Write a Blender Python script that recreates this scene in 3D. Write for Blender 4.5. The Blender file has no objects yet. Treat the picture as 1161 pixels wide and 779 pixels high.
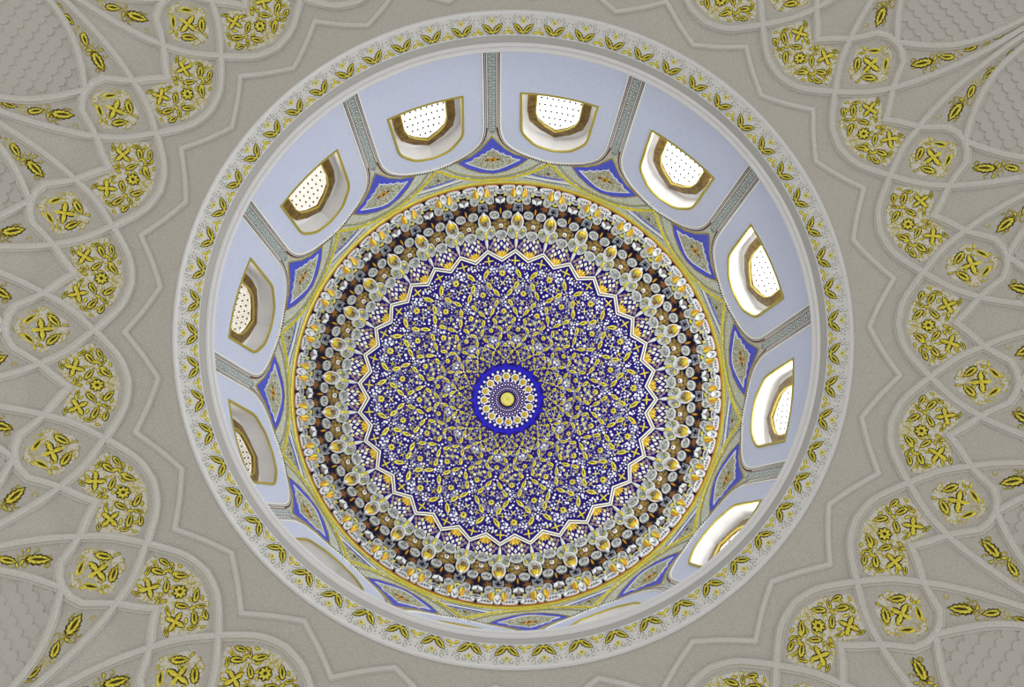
import bpy, math, random
from mathutils import Vector, Matrix
from mathutils.geometry import tessellate_polygon
random.seed(7)
PI = math.pi
S = 12.0            # metres per unit: the vault ring is 12 m above the camera
F = 900.0
DX, DY = 0.027246, -0.278412
TX, TY = -0.227856, 0.021229
SC = bpy.context.scene
COL = SC.collection

# ------------------------------------------------------------------ materials
def mat(name, col, rough=0.6, metal=0.0, noise=None, bump=0.0, bscale=40.0, emit=None):
    m = bpy.data.materials.new(name); m.use_nodes = True
    nt = m.node_tree; b = nt.nodes['Principled BSDF']
    b.inputs['Base Color'].default_value = (*col, 1)
    b.inputs['Roughness'].default_value = rough
    b.inputs['Metallic'].default_value = metal
    b.inputs['Specular IOR Level'].default_value = .5 if metal else .12
    tc = nt.nodes.new('ShaderNodeTexCoord')
    if noise:                                   # noise = (second colour, scale, kind, contrast)
        c2, sc, kind, pos = noise
        if kind == 'voronoi':
            n = nt.nodes.new('ShaderNodeTexVoronoi'); n.feature = 'F1'; out = n.outputs['Distance']
        elif kind == 'edge':
            n = nt.nodes.new('ShaderNodeTexVoronoi'); n.feature = 'DISTANCE_TO_EDGE'; out = n.outputs['Distance']
        else:
            n = nt.nodes.new('ShaderNodeTexNoise'); n.inputs['Detail'].default_value = 4; out = n.outputs[0]
        n.inputs['Scale'].default_value = sc
        nt.links.new(tc.outputs['Object'], n.inputs['Vector'])
        r = nt.nodes.new('ShaderNodeValToRGB')
        r.color_ramp.elements[0].position = pos[0]; r.color_ramp.elements[1].position = pos[1]
        r.color_ramp.elements[0].color = (*col, 1); r.color_ramp.elements[1].color = (*c2, 1)
        nt.links.new(out, r.inputs[0]); nt.links.new(r.outputs[0], b.inputs['Base Color'])
    if bump:
        n = nt.nodes.new('ShaderNodeTexNoise'); n.inputs['Scale'].default_value = bscale
        n.inputs['Detail'].default_value = 6
        nt.links.new(tc.outputs['Object'], n.inputs['Vector'])
        bp = nt.nodes.new('ShaderNodeBump'); bp.inputs['Strength'].default_value = bump
        bp.inputs['Distance'].default_value = 0.02
        nt.links.new(n.outputs[0], bp.inputs['Height']); nt.links.new(bp.outputs[0], b.inputs['Normal'])
    if emit:
        b.inputs['Emission Color'].default_value = (*emit[0], 1)
        b.inputs['Emission Strength'].default_value = emit[1]
    return m

M = {}
M['plaster'] = mat('warm_grey_plaster', (.52, .50, .455), .8, noise=((.62, .60, .55), 55, 'noise', (.4, .62)), bump=.35, bscale=26)
M['rib'] = mat('rib_plaster', (.64, .625, .585), .75, noise=((.74, .725, .69), 60, 'noise', (.4, .62)), bump=.3, bscale=30)
M['scale'] = mat('scale_plaster', (.57, .555, .52), .8, bump=.25, bscale=30)
M['white'] = mat('white_stucco', (.82, .82, .83), .55, bump=.2, bscale=30)
M['frieze'] = mat('frieze_ground', (.78, .78, .76), .6, bump=.2, bscale=30)
M['bed'] = mat('panel_plaster', (.74, .73, .69), .7, bump=.3, bscale=30)
M['greyband'] = mat('grey_band', (.50, .49, .47), .7, bump=.2, bscale=30)
M['scroll'] = mat('grey_scroll', (.36, .38, .33), .7)
M['gold'] = mat('gold_leaf', (.86, .77, .075), .36, .25, noise=((.60, .48, .03), 26, 'noise', (.45, .65)))
M['palegold'] = mat('pale_gold', (.85, .80, .28), .5, .15)
M['shade_and_midrib'] = mat('painted_relief_shade_and_midrib', (.075, .06, .012), .6)  # dark underlay paints relief shadow round gilded motifs; also midribs and rosette centres
M['amber'] = mat('amber_gold', (.72, .36, .012), .4, .3)
M['goldline'] = mat('gold_line', (.52, .43, .06), .45, .35)
M['ochre'] = mat('ochre_red_line', (.45, .14, .02), .5)
M['blue'] = mat('pale_blue_paint', (.60, .65, .81), .65, noise=((.66, .71, .86), 30, 'noise', (.4, .6)), bump=.15, bscale=30)
M['teal'] = mat('vine_band', (.12, .17, .15), .6, noise=((.44, .50, .48), 26, 'edge', (.03, .17)))
M['mosaic'] = mat('ornament_ground', (.24, .25, .17), .6, noise=((.64, .67, .58), 34, 'voronoi', (.15, .55)))
M['lozenge'] = mat('lozenge_ground', (.68, .70, .60), .6, noise=((.22, .22, .13), 38, 'voronoi', (.38, .65)))
M['royal'] = mat('royal_blue', (.09, .11, .62), .5)
M['navy'] = mat('deep_blue_tile', (.010, .004, .13), .5, noise=((.022, .008, .22), 20, 'noise', (.4, .6)))
M['dark'] = mat('dark_ground', (.012, .007, .022), .6)
M['black'] = mat('dark_line', (.035, .03, .04), .6)
M['cream'] = mat('cream_line', (.95, .92, .80), .5)
M['dotwhite'] = mat('white_dots', (.95, .95, 1.0), .5)
M['mauve'] = mat('dull_mauve', (.36, .25, .24), .5)
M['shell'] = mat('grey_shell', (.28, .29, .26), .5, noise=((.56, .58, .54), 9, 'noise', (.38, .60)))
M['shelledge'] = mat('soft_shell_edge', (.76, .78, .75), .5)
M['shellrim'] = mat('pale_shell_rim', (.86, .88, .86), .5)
M['slate'] = mat('slate_blue', (.10, .11, .17), .5, noise=((.24, .26, .28), 30, 'voronoi', (.2, .5)))
M['brown'] = mat('brown_petal', (.13, .075, .018), .5, noise=((.40, .29, .09), 14, 'noise', (.4, .64)))
M['rust'] = mat('rust_star', (.25, .085, .018), .5, noise=((.13, .10, .03), 12, 'noise', (.4, .62)))
M['olive'] = mat('olive', (.40, .42, .10), .5)
M['reveal'] = mat('white_reveal', (.86, .85, .84), .6)
M['frame'] = mat('golden_brown_frame', (.25, .145, .012), .4, .1, noise=((.09, .04, .006), 9, 'noise', (.4, .65)))
M['perf'] = mat('lattice_perforation', (.10, .085, .07), .7)

# ------------------------------------------------------------------ surfaces of revolution
def lerp(xs, ys, x):
    if x <= xs[0]: return ys[0] + (ys[1]-ys[0])*(x-xs[0])/(xs[1]-xs[0])
    for i in range(1, len(xs)):
        if x <= xs[i]:
            return ys[i-1] + (ys[i]-ys[i-1])*(x-xs[i-1])/(xs[i]-xs[i-1])
    return ys[-1] + (ys[-1]-ys[-2])*(x-xs[-1])/(xs[-1]-xs[-2])
def pol(phi, r, h):
    a = math.radians(phi)
    return Vector((r*math.cos(a)*S, -r*math.sin(a)*S, h*S))
VR = [.40, .4404, .4937, .5264, .579, .608, .66, .72, .80, .90, 1.0, 1.06, 1.08]
VH = [1.008, 1.0, .984, .967, .942, .922, .887, .84, .77, .66, .50, .30, .10]
_t = []                                        # smooth the vault profile
for _i in range(len(VR)-1):
    g = lambda q, k: [(q[max(k-1, 0)]), q[k], q[k+1], q[min(k+2, len(q)-1)]]
    for _j in range(8):
        t = _j/8; h00, h10, h01, h11 = 2*t**3-3*t*t+1, t**3-2*t*t+t, -2*t**3+3*t*t, t**3-t*t
        x0, x1, x2, x3 = g(VR, _i); y0, y1, y2, y3 = g(VH, _i)
        m1 = (y2-y0)/(x2-x0); m2 = (y3-y1)/(x3-x1) if x3 > x1 else 0
        _t.append((x1+(x2-x1)*t, h00*y1+h10*m1*(x2-x1)+h01*y2+h11*m2*(x2-x1)))
VR, VH = [p[0] for p in _t]+[VR[-1]], [p[1] for p in _t]+[VH[-1]]
def vault(phi, r): return pol(phi, r, lerp(VR, VH, r))
DH = [1.03, 1.40, 1.46, 1.536, 1.56]
DR = [.45, .45, .446, .4247, .415]
def drum(phi, h): return pol(phi, lerp(DH, DR, h), h)
def drum_back(phi, h): return pol(phi, .4785, h)
DOR = [0, .0365, .0729, .15, .22, .28, .3129, .34, .37, .40, .4247, .44]
DOH = [1.754, 1.752, 1.746, 1.722, 1.696, 1.667, 1.648, 1.624, 1.595, 1.562, 1.536, 1.52]
DOK = [F*r/h/1.0135 for r, h in zip(DOR, DOH)]
def dome(phi, rho): return pol(phi, lerp(DOK, DOR, rho), lerp(DOK, DOH, rho))
dome.sign = 1; vault.sign = 1; drum.sign = -1; drum_back.sign = -1
dome.d = .6; vault.d = .0015; drum.d = .0015; drum_back.d = .0015
CCP = Vector((0, 0, .75*S))
def frame(surf, phi, a):
    P = surf(phi, a)
    T = (surf(phi+.05, a) - surf(phi-.05, a)).normalized()
    R = ((surf(phi, a-surf.d) - surf(phi, a+surf.d))*surf.sign).normalized()
    N = T.cross(R).normalized()
    if N.dot(CCP - P) < 0: N = -N
    return P, T, R, N, P.z/F         # last: size of one photograph pixel here

def project(P):
    x, y, z = P.x/S + DX, P.y/S + DY, P.z/S
    c, s = math.cos(TX), math.sin(TX)
    y2 = y*c - z*s; z2 = y*s + z*c
    c, s = math.cos(TY), math.sin(TY)
    x2 = x*c - z2*s; z3 = x*s + z2*c
    return 580.5 + F*x2/z3, 389.5 + F*y2/z3
def seen(P, m=25):
    x, y = project(P)
    return -m < x < 1161+m and -m < y < 779+m
def clock(phi, words=True):
    t = ((3 - phi/30) % 12)*60
    t = round(t) % 720
    return '%d:%02d' % (t//60 or 12, t % 60)

# ------------------------------------------------------------------ mesh builder
class MB:
    def __init__(s): s.v, s.f, s.m, s.mats = [], [], [], []
    def mi(s, name):
        if name not in s.mats: s.mats.append(name)
        return s.mats.index(name)
    def add(s, verts, faces, m):
        o = len(s.v); s.v += [tuple(x) for x in verts]; k = s.mi(m)
        for f in faces: s.f.append(tuple(i+o for i in f)); s.m.append(k)
    # raised petal: ring of outline at z0, peak in the middle at z1, skirt down to zb
    def relief(s, fr, pts, z0, z1, m, zb=-.6, off=(0, 0), ctr=None):
        P, T, R, N, k = fr
        n = len(pts)
        if ctr is None: ctr = (sum(p[0] for p in pts)/n, sum(p[1] for p in pts)/n)
        W = lambda x, y, z: P + (T*(x+off[0]) + R*(y+off[1]) + N*z)*k
        v = [W(x, y, zb) for x, y in pts] + [W(x, y, z0) for x, y in pts] + [W(ctr[0], ctr[1], z1)]
        f = []
        for i in range(n):
            j = (i+1) % n
            f.append((i, j, n+j, n+i)); f.append((n+i, n+j, 2*n))
        s.add(v, f, m)
    def tube(s, fr, path, w, z, m, off=(0, 0), zb=-.3):     # little ridge along a 2D path in local pixels
        P, T, R, N, k = fr
        W = lambda x, y, zz: P + (T*(x+off[0]) + R*(y+off[1]) + N*zz)*k
        v, f = [], []
        n = len(path)
        for i, (x, y) in enumerate(path):
            a = path[max(i-1, 0)]; b = path[min(i+1, n-1)]
            dx, dy = b[0]-a[0], b[1]-a[1]; l = math.hypot(dx, dy) or 1
            ww = w*(1 if 0 < i < n-1 else .5)
            nx, ny = -dy/l*ww/2, dx/l*ww/2
            v += [W(x-nx, y-ny, zb), W(x, y, z), W(x+nx, y+ny, zb)]
            if i: o = 3*i; f += [(o-3, o, o+1, o-2), (o-2, o+1, o+2, o-1)]
        s.add(v, f, m)
    # profile sweep along points of a surface. path: list of (phi, a); prof: list of (side px, height px)
    def sweep(s, surf, path, prof, m, closed=False, step=None):
        if step: path = dense(path, step, closed)
        F_ = [frame(surf, *p) for p in path]; n = len(F_)
        v, f = [], []
        for i in range(n):
            P, T, R, N, k = F_[i]
            A = F_[(i-1) % n][0] if (closed or i) else None
            B = F_[(i+1) % n][0] if (closed or i < n-1) else None
            d1 = (P-A).normalized() if A else None
            d2 = (B-P).normalized() if B else None
            if d1 is None: d1 = d2
            if d2 is None: d2 = d1
            t = (d1+d2).normalized()
            side = t.cross(N).normalized()
            mit = 1/max(.45, (d1.cross(N).normalized()).dot(side))
            for (x, z) in prof: v.append(P + (side*x*mit + N*z)*k)
        q = len(prof)
        for i in range(n if closed else n-1):
            j = (i+1) % n
            for a in range(q-1):
                f.append((i*q+a, i*q+a+1, j*q+a+1, j*q+a))
        if not closed:
            f.append(tuple(range(q))); f.append(tuple((n-1)*q + a for a in reversed(range(q))))
        s.add(v, f, m)
    # filled region of a surface from an outline in (phi, a), lifted by z px
    def fill(s, surf, outline, m, z=0.0, holes=(), maxd=2.0, depth=0.0, asp=1.0):
        loops = [[Vector((p[0], p[1]*asp, 0)) for p in outline]] + [[Vector((p[0], p[1]*asp, 0)) for p in h] for h in holes]
        flat = [p for l in loops for p in l]
        tris = [tuple(t) for t in tessellate_polygon(loops)]
        pts = [(p.x, p.y) for p in flat]
        # split long edges, consistently, until short
        for _ in range(9):
            cut = {}; new = []
            def mid(a, b):
                e = (min(a, b), max(a, b))
                if e in cut: return cut[e]
                pa, pb = pts[a], pts[b]
                if math.hypot(pa[0]-pb[0], pa[1]-pb[1]) > maxd:
                    pts.append(((pa[0]+pb[0])/2, (pa[1]+pb[1])/2)); cut[e] = len(pts)-1
                else: cut[e] = None
                return cut[e]
            any_ = False
            for (a, b, c) in tris:
                ab, bc, ca = mid(a, b), mid(b, c), mid(c, a)
                w = [(a, ab), (b, bc), (c, ca)]
                k = sum(x is not None for x in (ab, bc, ca))
                if k == 0: new.append((a, b, c)); continue
                any_ = True
                if k == 3: new += [(a, ab, ca), (ab, b, bc), (ca, bc, c), (ab, bc, ca)]
                elif k == 1:
                    if ab is not None: new += [(a, ab, c), (ab, b, c)]
                    elif bc is not None: new += [(b, bc, a), (bc, c, a)]
                    else: new += [(c, ca, b), (ca, a, b)]
                else:
                    if ab is None: new += [(c, ca, bc), (a, b, bc), (a, bc, ca)]
                    elif bc is None: new += [(a, ab, ca), (b, c, ca), (b, ca, ab)]
                    else: new += [(b, bc, ab), (c, a, ab), (c, ab, bc)]
            tris = new
            if not any_: break
        V = []
        for x, y in pts:
            P, T, R, N, k = frame(surf, x, y/asp)
            V.append(P + N*z*k)
        s.add(V, tris, m)
        if depth:                                   # rim of the slab
            for h in loops:
                n = len(h); vv = []
                q = [(p.x, p.y/asp) for p in h]
                q = dense(q, maxd, True); n = len(q)
                for x, y in q:
                    P, T, R, N, k = frame(surf, x, y)
                    vv += [P + N*z*k, P + N*(z-depth)*k]
                s.add(vv, [(2*i, 2*((i+1) % n), 2*((i+1) % n)+1, 2*i+1) for i in range(n)], m)
    def obj(s, name, parent=None, origin=None, smooth=False):
        me = bpy.data.meshes.new(name)
        R = Vector(origin) if origin is not None else Vector((0, 0, 0))
        me.from_pydata([tuple(Vector(v)-R) for v in s.v], [], s.f)
        for m in s.mats: me.materials.append(M[m])
        me.polygons.foreach_set('material_index', s.m)
        if smooth: me.polygons.foreach_set('use_smooth', [True]*len(s.f))
        me.update()
        o = bpy.data.objects.new(name, me); COL.objects.link(o)
        if parent: o.parent = parent
        elif origin is not None: o.location = R
        return o

def dense(path, step, closed=False):
    out = []
    n = len(path)
    for i in range(n if closed else n-1):
        a, b = path[i], path[(i+1) % n]
        k = max(1, math.ceil(math.hypot(b[0]-a[0], 0)/step))
        for j in range(k): out.append((a[0]+(b[0]-a[0])*j/k, a[1]+(b[1]-a[1])*j/k))
    if not closed: out.append(path[-1])
    return out
def smooth_path(pts, n=6):               # Catmull-Rom
    out = []
    for i in range(len(pts)-1):
        p0 = pts[max(i-1, 0)]; p1 = pts[i]; p2 = pts[i+1]; p3 = pts[min(i+2, len(pts)-1)]
        for j in range(n):
            t = j/n
            out.append(tuple(.5*(2*p1[c] + (p2[c]-p0[c])*t + (2*p0[c]-5*p1[c]+4*p2[c]-p3[c])*t*t + (3*p1[c]-p0[c]-3*p2[c]+p3[c])*t**3) for c in (0, 1)))
    out.append(pts[-1]); return out
def mirror(half): return [(-x, y) for x, y in reversed(half)][:-1] + list(half) if abs(half[0][0]) < 1e-9 else [(-x, y) for x, y in reversed(half)] + list(half)

def tag(o, label, cat, group=None, kind=None):
    o['label'] = label; o['category'] = cat
    if group: o['group'] = group
    if kind: o['kind'] = kind
    return o
def empty(name, loc):
    o = bpy.data.objects.new(name, None); COL.objects.link(o); o.location = loc
    o.empty_display_size = .2
    return o
def children(o): return list(o.children)
def copy_tree(o, parent=None):
    c = o.copy(); COL.objects.link(c)
    if parent: c.parent = parent
    for ch in children(o): copy_tree(ch, c)
    return c
def drop(o):
    for ch in children(o): drop(ch)
    bpy.data.objects.remove(o)
def around(proto, phis, base, label, cat, group, test=None):
    """proto is modelled at phi = 0 with its base there; set copies round the axis."""
    res = []
    for phi in phis:
        a = -math.radians(phi)
        loc = Matrix.Rotation(a, 3, 'Z') @ Vector(base)
        if test and not test(phi): continue
        o = copy_tree(proto)
        o.location = loc; o.rotation_euler = (0, 0, a)
        tag(o, label(phi), cat, group); res.append(o)
    drop(proto)
    return res

# ------------------------------------------------------------------ small motifs (local pixels)
def rot(pts, a, x=0, y=0, sc=1):
    c, s = math.cos(a), math.sin(a)
    return [(x+(px*c-py*s)*sc, y+(px*s+py*c)*sc) for px, py in pts]
def leaf_shape(L, W):
    return [(0, -L/2), (W*.38, -L*.28), (W*.5, 0), (W*.34, L*.24), (0, L/2), (-W*.34, L*.24), (-W*.5, 0), (-W*.38, -L*.28)]
def saw_leaf(L, W):
    r = []
    for t, w in ((-.5, 0), (-.36, .8), (-.33, .62), (-.16, 1.05), (-.12, .84), (.06, 1.0), (.1, .74), (.26, .72), (.29, .48), (.5, 0)):
        r.append((W*.5*w, L*t))
    return r + [(-x, y) for x, y in reversed(r[1:-1])]
def leaf(mb, fr, x, y, L, W, a, gold='gold', line='shade_and_midrib', z=.8, rib=True):
    if line: mb.relief(fr, rot(saw_leaf(L*1.18, W*1.46), a, x, y), z*.4, z*.4, line)  # wider dark shape beneath: the leaf's relief shadow put into colour
    mb.relief(fr, rot(saw_leaf(L, W), a, x, y), z*.6, z*1.5, gold)
    if rib: mb.relief(fr, rot(leaf_shape(L*.68, W*.36), a, x, y), z*1.55, z*1.6, line or 'shade_and_midrib')
def star4(mb, fr, x, y, R, a, gold='gold', line='shade_and_midrib', z=.9, w=.34):
    for q in range(4):
        b = a + q*PI/2
        c = (x+math.sin(-b)*R*.5, y+math.cos(b)*R*.5)
        if line: mb.relief(fr, rot(leaf_shape(R*1.14, R*w*1.75), b, *c), z*.4, z*.4, line)
        mb.relief(fr, rot(leaf_shape(R, R*w), b, *c), z*.6, z*1.3, gold)
    mb.relief(fr, rot([(math.cos(i*PI/4)*R*.22, math.sin(i*PI/4)*R*.22) for i in range(8)], 0, x, y), z*1.2, z*1.9, gold)
def rosette(mb, fr, x, y, R, n=8, gold='gold', line='shade_and_midrib', z=.9):
    if line: mb.relief(fr, [(x+math.cos(i*PI/n)*R*(1.15 if i % 2 else .95), y+math.sin(i*PI/n)*R*(1.15 if i % 2 else .95)) for i in range(2*n)], z*.4, z*.4, line)
    mb.relief(fr, [(x+math.cos(i*PI/n)*R*(1 if i % 2 else .6), y+math.sin(i*PI/n)*R*(1 if i % 2 else .6)) for i in range(2*n)], z*.6, z*1.3, gold)
    mb.relief(fr, [(x+math.cos(i*PI/4)*R*.28, y+math.sin(i*PI/4)*R*.28) for i in range(8)], z*1.5, z*1.8, line or gold)
def curl(mb, fr, x, y, R, a0, turn=1, m='gold', w=.9, z=.7, rev=.95, shrink=.72):
    p = []
    for i in range(13):
        t = i/12; r = R*(1-shrink*t); a = a0 + turn*t*rev*2*PI
        p.append((x+math.cos(a)*r, y+math.sin(a)*r))
    mb.tube(fr, p, w, z, m)
def dot(mb, fr, x, y, R, m, z=.5, n=6, zb=-.3):
    mb.relief(fr, [(x+math.cos(i*2*PI/n)*R, y+math.sin(i*2*PI/n)*R) for i in range(n)], z, z*1.3, m, zb=zb)

# ------------------------------------------------------------------ layout phases (degrees, counter-clockwise from the photograph's right)
WIN = [19.2 + 30*k for k in range(12)]
STRIP = [4.2 + 30*k for k in range(12)]
FAN = [2.4 + 11.25*k for k in range(32)]
AX = [11.7 + 15*k for k in range(24)]
U = 15.0

# ------------------------------------------------------------------ the setting: vault and drum
def revolve(mb, surf, avals, n, m):
    o = len(mb.v)
    v = [surf(360*i/n, a) for a in avals for i in range(n)]
    f = []
    for j in range(len(avals)-1):
        for i in range(n):
            i2 = (i+1) % n
            f.append((j*n+i, j*n+i2, (j+1)*n+i2, (j+1)*n+i))
    mb.add(v, f, m)
mb = MB()
rs = [.4395, .45, .465, .48, .4937, .51, .5264, .55, .579, .608, .63, .66, .69, .72, .76, .80, .85, .9, .95, 1.0, 1.03, 1.06, 1.07, 1.08]
revolve(mb, vault, rs, 240, 'plaster')
o = mb.obj('ceiling', smooth=True)
tag(o, 'grey plaster vault curving down around the round dome opening', 'ceiling', kind='structure')

UO = [(13.25, 1.045), (13.2, 1.20), (13.1, 1.33), (12.8, 1.375), (11.5, 1.413), (8.3, 1.444), (4.2, 1.462), (0, 1.468)]
UO = UO[:3] + smooth_path(UO[2:], 4)[1:]
UP = UO + [(-x, y) for x, y in reversed(UO[:-1])]            # right foot, over the top, left foot
WO = [(8.5, 1.232), (8.1, 1.345), (7.6, 1.374), (5.2, 1.408), (3.0, 1.421), (0, 1.427)]
WO = WO[:2] + smooth_path(WO[1:], 4)[1:]
WP = WO + [(-x, y) for x, y in reversed(WO[:-1])]
ASP = 170
wall = empty('wall_drum', (0, 0, 1.05*S))
tag(wall, 'tall round drum wall with twelve pale blue arched panels below the dome', 'wall', kind='structure')
def local_obj(mb, name, base, parent, **k):       # geometry given in world space, parent Empty standing at base
    return mb.obj(name, parent, base, **k)
wb = (0, 0, 1.05*S)
for w in WIN:
    mb = MB(); sh = lambda pts: [(w+x, y) for x, y in pts]
    mb.fill(drum, sh(UP), 'blue', 0, [sh(WP)], 2.5, asp=ASP)
    local_obj(mb, 'blue_panel', wb, wall, smooth=True)
    mb = MB()
    out = [(15, 1.045), (15, 1.25), (15, 1.40), (15, 1.47), (15, 1.541)] + [(15-2.5*i, 1.541) for i in range(1, 12)] + [(-15, 1.541), (-15, 1.47), (-15, 1.40), (-15, 1.25), (-15, 1.045)]
    mb.fill(drum, sh(out + list(reversed(UP))), 'mosaic', 0, [], 2.0, asp=ASP)
    local_obj(mb, 'patterned_ground', wb, wall, smooth=True)

# ------------------------------------------------------------------ windows
GLOW = {19.2: 2.6, 49.2: 2.3, 79.2: 1.7, 109.2: 1.3, 139.2: .85, 169.2: .6, 199.2: .52, 229.2: .6, 259.2: .8, 289.2: 1.2, 319.2: 2.0, 349.2: 2.6}
POWER = {19.2: 680, 49.2: 540, 79.2: 240, 109.2: 130, 139.2: 70, 169.2: 35, 199.2: 25, 229.2: 25, 259.2: 60, 289.2: 130, 319.2: 480, 349.2: 680}
LOOK = {19.2: 'glaring white', 49.2: 'glaring white', 79.2: 'bright white', 109.2: 'white', 139.2: 'greyish white', 169.2: 'beige', 199.2: 'dim beige', 229.2: 'nearly hidden dim', 259.2: 'mostly hidden', 289.2: 'mostly hidden', 319.2: 'half hidden white', 349.2: 'glaring white'}
wbase = drum(0, 1.33)
proto = empty('window', wbase)
mb = MB()
q = dense(WP, .8, True)
v, f = [], []
for x, y in q: v += [drum(x, y), drum_back(x, y)]
n = len(q)
mb.add(v, [(2*i, 2*((i+1) % n), 2*((i+1) % n)+1, 2*i+1) for i in range(n)], 'reveal')
mb.obj('reveal', proto, wbase, smooth=False)
FO = [(7.05, 1.225), (6.95, 1.33), (6.2, 1.367), (3.6, 1.398), (0, 1.421)]
FI = [(5.1, 1.225), (5.0, 1.335), (4.3, 1.360), (2.6, 1.380), (0, 1.398)]
FOP = FO + [(-x, y) for x, y in reversed(FO[:-1])]; FIP = FI + [(-x, y) for x, y in reversed(FI[:-1])]
mb = MB(); mb.fill(drum_back, WP, 'reveal', 0, [FOP], 3, asp=ASP); mb.obj('back_wall', proto, wbase)
mb = MB(); mb.fill(drum_back, FOP, 'frame', 3.5, [FIP], 3, depth=4.5, asp=ASP)
mb.sweep(drum_back, FI + [(-x, y) for x, y in reversed(FI[:-1])], [(-.9, 3), (-.6, 4.6), (.6, 4.6), (.9, 3)], 'goldline', step=2)
mb.obj('frame', proto, wbase)
mb = MB(); mb.fill(drum_back, FIP, 'dotwhite', .3, [], 3, asp=ASP)
def inside(x, y, poly):
    c = False; j = len(poly)-1
    for i in range(len(poly)):
        (xi, yi), (xj, yj) = poly[i], poly[j]
        if (yi > y) != (yj > y) and x < (xj-xi)*(y-yi)/(yj-yi)+xi: c = not c
        j = i
    return c
FIs = [(x*.93, y-.005) for x, y in FIP]
row = 0; h = 1.236
while h < 1.40:
    for c in range(-8, 9):
        a = c*.62 + (row % 2)*.31
        if inside(a, h, FIs):
            fr = frame(drum_back, a, h)
            big = (row % 3 == 1 and (c + row//3) % 2 == 0)
            if big: mb.relief(fr, [(0, -3.0), (1.6, 0), (0, 3.0), (-1.6, 0)], .8, .8, 'perf', zb=.2)
            else: mb.tube(fr, [(-1.7, -1.8), (0, 1.3), (1.7, -1.8)], 1.15, .75, 'perf', zb=.2)
    h += .0075; row += 1
mb.obj('lattice', proto, wbase)
mb = MB(); mb.sweep(drum, list(WP), [(-1.7, -.3), (-1.3, 1.2), (1.3, 1.2), (1.7, -.3)], 'goldline', closed=True, step=1.0)
mb.obj('gilded_trim', proto, wbase)
NAMES = {}
for i, w in enumerate(WIN):
    o = around(proto if i == len(WIN)-1 else copy_tree(proto), [w], wbase, lambda p: 'arched %s lattice window in golden brown frame at the %s clock position' % (LOOK[w], clock(p)), 'window', None)[0]
    o.name = 'window_%d' % (i+1); o['kind'] = 'structure'
    for c in o.children:
        if c.name.startswith('lattice'):
            g = GLOW[w]
            warm = max(0, min(1, (1.5-g)/.9))
            mm = mat('backlit_lattice', (.8, .78, .72), .6, emit=((1, 1-.10*warm, 1-.28*warm), g))
            c.material_slots[0].link = 'OBJECT'; c.material_slots[0].material = mm

for w in WIN:                                   # daylight entering through the lower half of each window
    la = bpy.data.lights.new('window_daylight', 'AREA'); la.shape = 'RECTANGLE'; la.size = .085*S; la.size_y = .045*S
    la.energy = POWER[w]*.28; la.color = (.95, .97, 1)
    lo = bpy.data.objects.new('window_daylight', la); COL.objects.link(lo)
    p = pol(w, .4765, 1.262); d = (pol(w, 0, 1.262+.10) - p).normalized()
    x = Vector((0, 0, 1)).cross(d).normalized(); y = d.cross(x)
    lo.matrix_world = Matrix.Translation(p) @ Matrix((x, y, -d)).transposed().to_4x4()

# ------------------------------------------------------------------ borders, vine strips, medallions of the drum
base = drum(0, 1.468)
proto = empty('rope_border', base)
def off(path, d):       # offset outward in px-like degrees around the panel
    res = []
    for i, (x, y) in enumerate(path):
        a = path[max(i-1, 0)]; b = path[min(i+1, len(path)-1)]
        tx, ty = (b[0]-a[0]), (b[1]-a[1])*ASP; l = math.hypot(tx, ty)
        res.append((x + ty/l*d, y - tx/l*d/ASP))
    return res
mb = MB(); mb.sweep(drum, off(UP, -.05), [(-1.0, -.3), (-.8, .9), (.8, .9), (1.0, -.3)], 'cream', step=.8); mb.obj('white_fillet', proto, base)
mb = MB(); pth = off(UP, .38)
mb.sweep(drum, pth, [(-2.4, -.3), (-2.1, .8), (2.1, .8), (2.4, -.3)], 'black', step=.8)
acc = 0
for (a, b) in zip(pth[:-1], pth[1:]):
    l = math.hypot((b[0]-a[0]), (b[1]-a[1])*ASP)
    while acc < l:
        t = acc/l; x, y = a[0]+(b[0]-a[0])*t, a[1]+(b[1]-a[1])*t
        mb.relief(frame(drum, x, y), [(-.7, -.7), (.7, -.7), (.7, .7), (-.7, .7)], 1.1, 1.2, 'shellrim')
        acc += .7
    acc -= l
mb.obj('beaded_rope', proto, base)
mb = MB(); mb.sweep(drum, off(UP, .86), [(-.6, -.3), (-.4, .7), (.4, .7), (.6, -.3)], 'ochre', step=.8)
mb.sweep(drum, off(UP, .74)[:5], [(-.7, -.3), (-.5, .8), (.5, .8), (.7, -.3)], 'shellrim', step=.8)
mb.sweep(drum, off(UP, .74)[-5:], [(-.7, -.3), (-.5, .8), (.5, .8), (.7, -.3)], 'shellrim', step=.8); mb.obj('outer_fillet', proto, base)
around(proto, WIN, base, lambda p: 'beaded white and dark rope border around the blue panel at the %s clock position' % clock(p), 'border', 'rope borders of the blue panels')

base = drum(0, 1.22)
proto = empty('vine_strip', base)
mb = MB(); mb.fill(drum, [(-1.05, 1.05), (1.05, 1.05), (1.1, 1.25), (1.15, 1.36), (0, 1.378), (-1.15, 1.36), (-1.1, 1.25)], 'teal', .35, [], 1.2, asp=ASP); mb.obj('patterned_band', proto, base)
mb = MB()
h = 1.06; s_ = 1
while h < 1.36:
    fr = frame(drum, 0, h)
    curl(mb, fr, 1.6*s_, 0, 2.6, 0 if s_ > 0 else PI, s_, 'shellrim', .7, .7)
    leaf(mb, fr, -2.6*s_, 1.2, 4, 1.6, .6*s_, 'shellrim', None, .6, False)
    h += .0085; s_ = -s_
mb.obj('white_vine', proto, base)
around(proto, STRIP, base, lambda p: 'narrow blue grey vertical strip with pale vine between panels at the %s clock position' % clock(p), 'strip', 'vine strips between the blue panels')

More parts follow.
